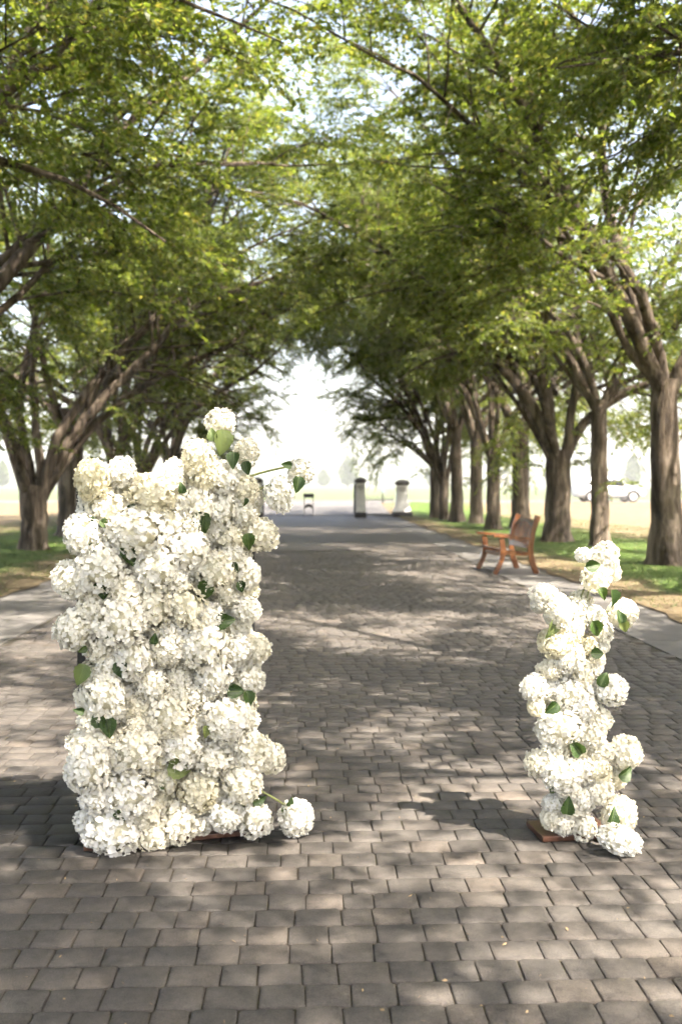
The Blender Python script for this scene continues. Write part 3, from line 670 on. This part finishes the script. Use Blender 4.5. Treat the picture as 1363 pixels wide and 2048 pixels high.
WL = [(0.189,1.786,0.109,-90),(0.145,1.825,0.059,100),(0.239,1.707,0.084,-100),(0.3,1.672,0.059,-80),(0.479,1.688,0.045,170),(0.531,1.597,0.079,-100),(-0.214,1.28,0.099,-60),(-0.322,1.134,0.089,-90),(-0.257,1.179,0.059,20),(-0.365,1.322,0.059,60),(0.103,1.418,0.109,-100),(0.112,1.114,0.099,-120),(0.273,1.13,0.069,-70),(0.197,0.976,0.099,10),(0.243,1.216,0.059,-40),(-0.283,0.926,0.079,30),(-0.312,1.423,0.059,-30),(-0.355,1.422,0.074,-20),(-0.208,1.485,0.079,160),(0.01,1.582,0.059,90),(0.304,1.336,0.089,-80),(0.294,1.517,0.040,-90),
 (-0.416,0.762,0.099,-110),(-0.283,0.916,0.084,10),(-0.25,0.773,0.084,-70),(-0.304,0.521,0.109,-80),(-0.345,0.568,0.079,100),(-0.426,0.603,0.050,160),(-0.11,0.909,0.059,80),(0.307,0.612,0.084,-80),(0.246,0.651,0.079,0),(-0.0,0.311,0.124,-10),(-0.259,0.124,0.069,-60),(0.357,0.137,0.069,10),(0.492,0.117,0.050,60),(0.477,0.066,0.059,-110),(0.261,0.442,0.059,20),(0.115,0.473,0.059,-90),(0.239,0.154,0.050,-60),(-0.41,0.873,0.050,-150),(-0.074,0.237,0.040,-90),(0.384,0.372,0.040,80)]
WST = [[(0.12,1.70),(0.135,1.801),(0.19,1.861)],[(0.24,1.66),(0.28,1.727),(0.3,1.742)],[(0.3,1.625),(0.387,1.653),(0.5,1.678),(0.558,1.672)],[(0.32,1.55),(0.417,1.595),(0.459,1.577)],[(0.25,1.32),(0.304,1.416),(0.36,1.414),(0.376,1.385)],[(0.30,0.22),(0.414,0.149),(0.482,0.097),(0.519,0.052)],[(0.255,0.162),(0.296,0.114),(0.321,0.07)]]
rs = random.Random(5)
fp = empty('floral_panel', (-0.581, 4.484, 0), R(13.9))
tag(fp, 'tall wide upright panel packed with white hydrangeas, left of the drive', 'floral panel')
mb = MB(); mb.box((-.03, .10, .79), (.70, .05, 1.5)); mb.build('backing_board', M['black'], fp, bevel=.004)
mb = MB()
for px in (-.41, .35): mb.box((px, .08, .80), (.035, .09, 1.56))
mb.box((-.03, .08, 1.565), (.724, .082, .03)); mb.box((-.03, .08, .06), (.724, .082, .06)); mb.build('frame', M['black'], fp, bevel=.003)
mb = MB(); mb.box((-.01, .12, .012), (.80, .36, .022)); mb.build('base_board', M['board'], fp, bevel=.003)
LOW = sorted(WH, key=lambda h: h[2])
for u, v, r in WH: put_head(fp, u, v, r, -.02 - .5 * r - rs.uniform(0, .05), rs)
for i in range(16):         # filler heads set deeper, seen in the gaps
    for j in range(6):
        put_head(fp, -.34 + .125 * j + rs.uniform(-.03, .03), .10 + .098 * i + rs.uniform(-.03, .03), rs.uniform(.058, .082), .015, rs) if rs.random() < .8 else None
for (u, v, r), d, el in zip(WS, (-.02, -.06, -.05, -.06, -.05, -.12), (1.05, .9, 1.1, 1.25, 1.1, 1.0)): put_head(fp, u, v, r, d, rs, el)
for u, v, L, a in WL: put_leaf(fp, u, v, L, a, -.12 - rs.uniform(0, .035), rs)
for k, P in enumerate(WST): put_stem(fp, P, (-.02, -.05, -.05, -.06, -.05, -.11, -.07)[k])

CH = [(-0.191,1.108,0.046),(-0.21,1.059,0.034),(-0.127,1.062,0.045),(-0.135,1.009,0.058),(-0.04,1.022,0.050),(0.047,1.005,0.050),(0.08,0.929,0.050),(-0.048,0.932,0.045),(-0.126,0.881,0.072),(0.024,0.869,0.039),(-0.071,0.819,0.061),(0.057,0.808,0.042),(-0.165,0.761,0.046),(-0.007,0.741,0.050),(0.057,0.77,0.034),(-0.235,0.68,0.050),(-0.227,0.597,0.039),(-0.157,0.677,0.046),(-0.054,0.651,0.083),(0.122,0.661,0.065),(-0.006,0.589,0.061),(0.059,0.533,0.065),(-0.116,0.502,0.083),(0.035,0.465,0.061),(-0.012,0.406,0.050),(0.084,0.379,0.046),(0.165,0.253,0.045),(-0.217,0.339,0.050),(-0.147,0.359,0.054),(-0.107,0.273,0.083),(-0.012,0.3,0.054),(0.06,0.304,0.057),(0.077,0.204,0.061),(0.005,0.161,0.052),(-0.137,0.145,0.039),(-0.05,0.118,0.050),(-0.153,0.078,0.042),(-0.089,0.051,0.045),(0.006,0.031,0.045),(-0.067,0.203,0.045),(-0.032,0.969,0.045),(0.088,0.86,0.030)]
CS = [(0.005,1.278,0.031),(0.105,1.255,0.060),(0.062,1.176,0.061),(0.137,1.201,0.037),(0.187,1.01,0.061),(0.205,0.367,0.069),(0.167,0.076,0.076),(0.151,-0.035,0.088)]
CL = [(-0.197,0.943,0.093,-110),(0.016,0.938,0.086,-60),(0.123,0.996,0.060,100),(0.147,0.95,0.060,-70),(0.042,1.1,0.056,-60),(0.082,1.077,0.078,-80),(0.053,0.709,0.082,60),(0.017,0.828,0.067,0),(-0.006,1.229,0.067,10),(-0.199,0.584,0.075,-140),(-0.084,0.402,0.082,130),(0.153,0.273,0.082,25),(-0.189,0.224,0.052,100),(-0.11,0.136,0.075,85),(0.058,0.074,0.082,70),(0.063,0.009,0.089,45)]
CST = [[(-0.03,1.04),(-0.001,1.12),(0.03,1.165)],[(0.007,1.04),(0.018,1.112),(0.054,1.157)],[(0.01,0.33),(0.076,0.397),(0.124,0.396),(0.172,0.383)],[(0.06,1.03),(0.119,1.011),(0.159,1.003)]]
fc = empty('floral_column', (1.255, 4.467, 0), .12)
tag(fc, 'short narrow column of white hydrangeas on a brown board, right side', 'floral column')
mb = MB(); mb.box((-.04, .06, .54), (.12, .06, 1.04)); mb.build('backing_board', M['black'], fc, bevel=.004)
mb = MB(); mb.box((-.04, .03, .014), (.34, .22, .024)); mb.build('base_board', M['board'], fc, bevel=.003)
for u, v, r in CH: put_head(fc, u, v, r, -.02 - .5 * r - rs.uniform(0, .05), rs)
for i in range(13): put_head(fc, -.05 + rs.uniform(-.07, .07), .1 + .08 * i, rs.uniform(.045, .06), .02, rs)
for (u, v, r), d in zip(CS, (-.02, -.03, -.06, .0, -.05, -.07, -.12, -.26)): put_head(fc, u, v, r, d, rs, 1.0) if r < .08 else put_head(fc, u, v, r, d, rs, 1.0, (.105, .085, .066))
for k, (u, v, L, a) in enumerate(CL): put_leaf(fc, u, v, L, a, -.115 - rs.uniform(0, .03) - (.1 if k > 13 else 0), rs)
for k, P in enumerate(CST): put_stem(fc, P, (-.02, -.03, -.08, -.04)[k], .004)

# ------------------------------------------------------------------ bench
def ribbon(pts, w):
    """outline (x,z) of a curved plank of width w (number or list) along pts"""
    L, Rr = [], []; n = len(pts)
    for i, (x, z) in enumerate(pts):
        a, b_ = pts[max(i - 1, 0)], pts[min(i + 1, n - 1)]; d = Vector((b_[0] - a[0], b_[1] - a[1])).normalized(); ww = (w[i] if isinstance(w, (list, tuple)) else w) / 2
        L.append((x - d.y * ww, z + d.x * ww)); Rr.append((x + d.y * ww, z - d.x * ww))
    return L + Rr[::-1]
def bez(p, n=10):
    out = []
    for i in range(n + 1):
        t = i / n; q = [Vector(a) for a in p]
        while len(q) > 1: q = [q[k].lerp(q[k + 1], t) for k in range(len(q) - 1)]
        out.append((q[0].x, q[0].y))
    return out
bench = empty('garden_bench', (3.66, 18.1, 0), PI + .10); tag(bench, 'varnished orange-brown wooden bench with slatted back at the drive edge', 'bench')
HL = .56
for sy in (-1, 1):
    y0 = sy * HL
    m1 = MB(); m1.prism(ribbon(bez([(.37, 0.002), (.21, .25), (.20, .42), (.25, .64)]), [.085] * 4 + [.095] * 7), y0 - .032, y0 + .032); m1.build('leg', M['wood'], bench, bevel=.006)
    m1 = MB(); m1.prism(ribbon(bez([(-.40, 0.002), (-.27, .30), (-.22, .48), (-.34, .80), (-.42, 1.03)], 14), [.10] * 6 + [.095] * 9), y0 - .032, y0 + .032); m1.build('leg', M['wood'], bench, bevel=.006)
    m1 = MB(); m1.prism(ribbon(bez([(.40, .685), (.20, .675), (-.05, .64), (-.27, .63)]), [.05] * 11), y0 - .055, y0 + .055); m1.build('armrest', M['wood'], bench, bevel=.008)
    m1 = MB(); m1.prism(ribbon([(.20, .385), (-.24, .355)], .075), y0 - .022, y0 + .022); m1.build('seat_rail', M['wood'], bench, bevel=.005)
for k in range(6):
    x = .25 - k * .082; m1 = MB(); m1.box((x, 0, .435 - .012 * k + (.006 if k == 0 else 0)), (.07, 2 * HL + (.05 if k < 5 else -.08), .024)); m1.build('seat_slat', M['wood'], bench, bevel=.004)
m1 = MB(); m1.box((.235, 0, .345), (.03, 2 * HL - .07, .07)); m1.build('front_rail', M['wood'], bench, bevel=.004)
tilt = math.atan2(.15, .45)
def back_x(z): return -.255 - (z - .50) * .30
m1 = MB()     # arched top rail, built along y and leaning with the back
ys = [(-HL + .035) + (2 * HL - .07) * i / 16 for i in range(17)]
rings = []
for yy in ys:
    tz = .90 + .085 * math.cos(yy / HL * math.pi / 2) ; bz = .82 + .10 * math.cos(yy / HL * math.pi / 2) ** 1.5
    rings.append([(back_x(bz) - .02, yy, bz), (back_x(bz) + .02, yy, bz), (back_x(tz) + .02, yy, tz), (back_x(tz) - .02, yy, tz)])
m1.loft(rings); m1.build('top_rail', M['wood'], bench, bevel=.005)
m1 = MB(); m1.box((back_x(.50), 0, .50), (.038, 2 * HL - .066, .10), Matrix.Rotation(-.29, 3, 'Y')); m1.build('lower_rail', M['wood'], bench, bevel=.005)
for k in range(9):
    yy = -HL + .115 + k * (2 * HL - .23) / 8; tz = .84 + .10 * math.cos(yy / HL * math.pi / 2) ** 1.5
    m1 = MB(); m1.loft([[(back_x(z) + a, yy + b_, z) for a, b_ in ((-.010, -.032), (.010, -.032), (.010, .032), (-.010, .032))] for z in (.54, tz)]); m1.build('back_slat', M['wood'], bench, bevel=.003)

# ------------------------------------------------------------------ gate
def sq(h, z, hx=None): return [(-(hx or h), -h, z), ((hx or h), -h, z), ((hx or h), h, z), (-(hx or h), h, z)]
def pillar(x, y, z, kind, label):
    p = empty('gate_pillar', (x, y, z)); tag(p, label, 'pillar', 'white gate pillars')
    prof, bh, hgt = ((([(.245, .22), (.23, .35), (.215, 1.1), (.21, 1.66)]), .28, 1.66) if kind == 'slim' else (([(.43, .24), (.40, .30), (.33, .48), (.285, .75), (.265, 1.1), (.26, 1.54)]), .46, 1.54))
    m = MB(); m.loft([sq(h, q) for h, q in prof]); m.build('shaft', M['white_stucco'], p, bevel=.01)
    m = MB(); m.loft([sq(bh, -.06), sq(bh, .19), sq(bh - .03, .24)]); m.build('plinth', M['dark_stone'], p, bevel=.008)
    w = prof[-1][0]; m = MB(); m.loft([sq(w + .02, hgt - .03), sq(w + .075, hgt + .04), sq(w + .08, hgt + .10), sq(w + .02, hgt + .17), sq(w * .55, hgt + .235), sq(.03, hgt + .255)]); m.build('cap', M['cap_stone'], p, bevel=.008)
    n = 3 if kind == 'slim' else 4
    for fx, fy in ((0, -1), (1, 0), (-1, 0), (0, 1)):
        for k in range(n):
            off = (k - (n - 1) / 2) * (w * 1.5 / n); ln = .26 - .05 * abs(k - (n - 1) / 2)
            c = (fx * (w + .006) + (off if fy else 0), fy * (w + .006) + (off if fx else 0), hgt - .12 - ln / 2)
            m = MB(); m.box(c, (.035 if fy else .016, .016 if fy else .035, ln)); m.build('ornament', M['dark_stone'], p, bevel=.003)
    return p
pillar(2.63, 47.5, .02, 'slim', 'slim white gate pillar just right of the gate opening'); pillar(4.68, 48.1, .03, 'wide', 'wide flared white gate pillar at the far end of the railing')
pillar(-2.27, 47.6, .02, 'slim', 'slim white gate pillar half hidden by the floral panel blooms'); pillar(-4.4, 48.1, .03, 'wide', 'flared white gate pillar hidden behind the tall floral panel')
for sgn, lab in ((1, 'low iron railing between the two pillars right of the gate'), (-1, 'low iron railing between the two pillars left of the gate')):
    x0, x1 = (2.85, 4.25) if sgn > 0 else (-4.0, -2.5)
    r_ = empty('iron_railing', ((x0 + x1) / 2, 47.8, .02)); tag(r_, lab, 'railing', 'iron railings beside the gate')
    Lh = (x1 - x0) / 2
    for z in (.12, .82): m = MB(); m.box((0, 0, z), (2 * Lh, .03, .035)); m.build('rail', M['iron'], r_)
    me = None
    for k in range(13):
        x = -Lh + .05 + k * (2 * Lh - .1) / 12
        if me is None: m = MB(); m.cyl((0, 0, -.02), (0, 0, .95), .009, .009, 6); m.cyl((0, 0, .95), (0, 0, 1.03), .014, .001, 6); b_ = m.build('bar', M['iron'], r_); me = b_.data
        else: b_ = obj('bar', me, r_)
        b_.location = (x, 0, 0)
for sgn, lab in ((1, 'open iron gate leaf swung back beside the right slim pillar'), (-1, 'open iron gate leaf swung back beside the left slim pillar')):
    g_ = empty('gate_leaf', (2.38 if sgn > 0 else -2.02, 47.45, .04), R(88.6 if sgn > 0 else 91)); tag(g_, lab, 'gate', 'open iron gate leaves')
    for z in (.10, .85, 1.5): m = MB(); m.box((1.05, 0, z), (2.1, .035, .045)); m.build('rail', M['iron'], g_)
    for x in (.02, 2.08): m = MB(); m.box((x, 0, .80), (.05, .05, 1.55)); m.build('stile', M['iron'], g_)
    me = None
    for k in range(15):
        if me is None: m = MB(); m.cyl((0, 0, .1), (0, 0, 1.62), .010, .008, 6); b_ = m.build('bar', M['iron'], g_); me = b_.data
        else: b_ = obj('bar', me, g_)
        b_.location = (.15 + k * .128, 0, 0)
st = empty('notice_stand', (.17, 49.0, .03)); tag(st, 'small dark notice board on two thin legs in the gateway', 'notice board')
m = MB(); m.box((0, 0, 1.0), (.52, .04, .20)); m.build('board', M['iron'], st, bevel=.006)
for sx in (-1, 1):
    m = MB(); m.box((sx * .215, 0, .45), (.04, .04, .90)); m.build('leg', M['iron'], st); m = MB(); m.box((sx * .215, 0, .012), (.06, .30, .025)); m.build('foot', M['iron'], st)
m = MB(); out = [(-.19, .38)] + [(.19 * math.cos(a), .46 + .14 * math.sin(a)) for a in [PI * k / 8 for k in range(8, -1, -1)]] + [(.19, .38), (.08, .38), (.05, .44), (-.05, .44), (-.08, .38)]
m.prism(out, -.012, .012); m.build('lower_panel', M['iron'], st)

# ------------------------------------------------------------------ car on the far street
car = empty('parked_car', (19.4, 63.2, .46)); tag(car, 'white crossover car on the street beyond the right-hand trees', 'car')
#  x, floor, belt, half width
stn = [(-2.22, .52, .86, .70), (-2.17, .36, 1.00, .80), (-2.0, .30, 1.08, .88), (-1.4, .28, 1.08, .92), (-.6, .27, 1.03, .93), (.4, .27, .99, .93), (1.0, .27, .97, .92), (1.5, .28, .92, .90), (1.95, .30, .84, .85), (2.16, .36, .74, .76), (2.22, .46, .64, .62)]
rings = []
for x, lo, be, hw in stn:
    half = [(0, lo), (hw * .8, lo), (hw * .97, lo + .10), (hw, (lo + be) / 2), (hw * .965, be - .06), (hw * .87, be), (0, be + .03)]
    rings.append([(x, yy, z) for yy, z in half] + [(x, -yy, z) for yy, z in half[-2:0:-1]])
m = MB(); m.loft(rings); m.build('body', M['carpaint'], car, True)
gl = [(-2.02, 1.06, 1.10, .74), (-1.72, 1.06, 1.42, .70), (-1.3, 1.05, 1.56, .68), (-.5, 1.0, 1.62, .67), (.2, .98, 1.58, .67), (.75, .97, 1.30, .72), (1.18, .95, 1.00, .78)]
def green(dz, dw, half_in=False):
    out = []
    for x, be, ro, hw in gl:
        hb = .84 if hw < .75 else .82; half = [(hb + dw, be - .03), (hw + dw, max(be, ro - .09)), (hw - .10, ro + dz), (0, ro + .03 + dz)]
        out.append([(x, yy, z) for yy, z in half] + [(x, -yy, z) for yy, z in half[-2::-1]])
    return out
m = MB(); m.loft(green(0, 0)); m.build('glasshouse', M['glass'], car, True)
m = MB(); rr = []
for x, be, ro, hw in gl[0:6]:
    if x < -2 or x > .7: hw2 = hw - .04
    rr.append([(x, -(hw + .012), max(be, ro - .085)), (x, -(hw - .09), ro + .012), (x, 0, ro + .045), (x, hw - .09, ro + .012), (x, hw + .012, max(be, ro - .085)), (x, 0, ro - .02)])
m.loft(rr); m.build('roof', M['carpaint'], car, True)
for sy in (-1, 1):
    for (xa, za, wa), (xb, zb, wb), t_ in (((-1.95, 1.02, .85), (-1.35, 1.50, .70), .17), ((-.40, 1.0, .85), (-.48, 1.54, .69), .06), ((1.15, .94, .83), (.35, 1.52, .69), .055)):
        m = MB(); m.loft([[(xa - t_, sy * wa, za), (xa + t_, sy * wa, za), (xa + t_, sy * (wa + .015), za), (xa - t_, sy * (wa + .015), za)], [(xb - t_, sy * wb, zb), (xb + t_, sy * wb, zb), (xb + t_, sy * (wb + .015), zb), (xb - t_, sy * (wb + .015), zb)]]); m.build('window_post', M['carpaint'], car)
    m = MB(); m.box((.80, sy * .98, 1.04), (.16, .14, .12)); m.build('mirror', M['carpaint'], car, bevel=.03)
    m = MB(); m.box((-2.06, sy * .80, .93), (.22, .12, .10)); m.build('tail_light', M['redlamp'], car, bevel=.02)
    m = MB(); m.box((2.02, sy * .72, .72), (.26, .14, .09)); m.build('headlight', M['lamp'], car, bevel=.02)
    m = MB(); m.box((.0, sy * .915, .30), (1.95, .05, .13)); m.build('sill_cladding', M['cladding'], car, bevel=.01)
    for x in (-1.33, 1.33):
        m = MB(); out = [(x + .43 * math.cos(a), .35 + .43 * math.sin(a)) for a in [PI * k / 12 - .12 * (1 - 2 * k / 12) for k in range(13)]] + [(x + .34 * math.cos(a), .35 + .34 * math.sin(a)) for a in [PI * k / 12 for k in range(12, -1, -1)]]
        m.prism(out, sy * .90, sy * .945); m.build('wheel_arch', M['cladding'], car)
        wv = empty('wheel', (x, sy * .83, .345)); wv.parent = car
        m = MB(); prof = [(.345, -.08), (.345, .08), (.30, .105), (.245, .105), (.245, -.105), (.30, -.105)]
        rings = [[(r * math.cos(a), w, r * math.sin(a)) for r, w in prof] for a in [2 * PI * k / 28 for k in range(29)]]
        m.loft(rings, False); m.build('tyre', M['rubber'], wv, True)
        m = MB(); m.cyl((0, -.09, 0), (0, .09, 0), .245, .245, 28)
        for k in range(5):
            a = 2 * PI * k / 5; m.box((.13 * math.cos(a), sy * .095, .13 * math.sin(a)), (.22, .02, .055), Matrix.Rotation(-a, 3, 'Y'))
        m.build('rim', M['rim'], wv)

# blue-grey box on a post beyond the gate
ub = empty('street_box', (4.55, 58.5, .40)); tag(ub, 'small blue-grey box on a post beyond the railing', 'post box')
m = MB(); m.box((0, 0, .35), (.06, .06, .7)); m.build('post', M['iron'], ub); m = MB(); m.box((0, 0, .82), (.22, .28, .28)); m.build('box', M['bluegrey'], ub, bevel=.03)

# ------------------------------------------------------------------ far trees, hills, haze
def poplar(seed, n=2600):
    g = np.random.default_rng(seed); z = g.random(n); prof = np.sin(np.pi * np.clip(z, .02, 1) ** .6) ** .7
    a = g.uniform(0, 2 * np.pi, n); rr = np.sqrt(g.random(n)) * prof * 1.6 * (1 + .25 * np.sin(3 * a + 9 * z))
    P = np.stack([rr * np.cos(a), rr * np.sin(a), 1.2 + z * 12], 1); u = g.normal(0, 1, (n, 3)); u /= np.linalg.norm(u, axis=1)[:, None]; v = np.cross(u, g.normal(0, 1, (n, 3))); v /= np.linalg.norm(v, axis=1)[:, None]
    s = g.uniform(.2, .42, (n, 1)); V = np.stack([P - u * s, P + v * s * .6, P + u * s, P - v * s * .6], 1).reshape(-1, 3)
    return np_mesh('crown', V, np.arange(4 * n).reshape(-1, 4), M['poplar_leaf'])
pc = [poplar(1), poplar(2)]
mb = MB(); mb.cyl((0, 0, -.3), (0, 0, 9), .22, .05, 8); pt = mb.build('trunk', M['bark']); ptm = pt.data; bpy.data.objects.remove(pt)
for k, (x, y, s, w, lab) in enumerate(((11.2, 262, .62, 2.4, 'hazy pointed tree far off, just left of the slim right pillar'), (-.4, 300, .40, 3.2, 'low hazy tree far off above the notice board'),
        (5.3, 285, .40, 3.0, 'small hazy round tree far off between notice board and pillar'), (34, 270, .5, 1.8, 'hazy tree far off above the wide flared pillar'), (-58, 250, .55, 2.0, 'hazy tree far off between the left trunks'),
        (-72, 240, .5, 2.2, 'broad hazy tree far off at the left edge'), (60, 240, .62, 1.9, 'hazy tree far off left of the white car'), (78, 235, .6, 2.2, 'hazy tree far off behind the white car'))):
    t = empty('field_tree', (x * 1.75, y * 1.75, -.05), k * 1.3); t.scale = (s * w * 1.75, s * w * 1.75, s * 1.75); tag(t, lab, 'tree', 'hazy trees beyond the field'); obj('trunk', ptm, t); obj('crown', pc[k % 2], t)
def hill(name, y0, depth, h, seed, x0, x1):
    nx, ny = 160, 24; g = random.Random(seed); ph = [g.uniform(0, 6.28) for _ in range(6)]
    def fz(X, Y):
        t = np.clip((Y - y0) / depth, 0, 1); prof = np.sin(t * np.pi) ** 1.2
        rid = 1 + .16 * np.sin(X / 190 + ph[0]) + .08 * np.sin(X / 71 + ph[1]) + .04 * np.sin(X / 29 + ph[2]) + .05 * np.sin(X / 45 + Y / 60 + ph[3])
        return -.5 + h * prof * rid
    sheet(name, x0, x1, y0, y0 + depth, 0, M['hill'], nx, ny, fz)
hill('hill_near', 700, 340, 24, 3, -1000, 1000); hill('hill_far', 1150, 500, 78, 8, -1300, 1300)

hz = MB(); hz.box((0, 700, 52.5), (2980, 2380, 109)); ho = None
m = bpy.data.materials.new('haze_air'); m.use_nodes = True; t = m.node_tree; t.nodes.clear()
pv = t.nodes.new('ShaderNodeVolumePrincipled'); pv.inputs['Color'].default_value = (0.93, 0.96, 1.0, 1); pv.inputs['Density'].default_value = 0.0006; pv.inputs['Anisotropy'].default_value = 0.2
mo = t.nodes.new('ShaderNodeOutputMaterial'); t.links.new(pv.outputs[0], mo.inputs['Volume'])
ho = hz.build('haze', m); tag(ho, 'pale summer haze over the fields', 'haze', kind='stuff')

# ------------------------------------------------------------------ litter on the paving
g = np.random.default_rng(9); n = 240
Y = 2.9 + 15 * g.random(n) ** 1.6; X = g.uniform(-.32, .38, n) * Y; a = g.uniform(0, 6.28, n); L = g.uniform(.003, .014, n); w = L * g.uniform(.12, .45, n)
dx, dy = np.cos(a), np.sin(a); Z = np.full(n, .004)
V = np.stack([np.stack([X - dx * L, Y - dy * L, Z], 1), np.stack([X - dy * w, Y + dx * w, Z + g.uniform(.001, .006, n)], 1), np.stack([X + dx * L, Y + dy * L, Z + g.uniform(0, .006, n)], 1), np.stack([X + dy * w, Y - dx * w, Z], 1)], 1).reshape(-1, 3)
tag(obj('leaf_litter', np_mesh('leaf_litter', V, np.arange(4 * n).reshape(-1, 4), M['straw'])), 'dry leaf scraps and petals scattered over the paving', 'litter', kind='stuff')
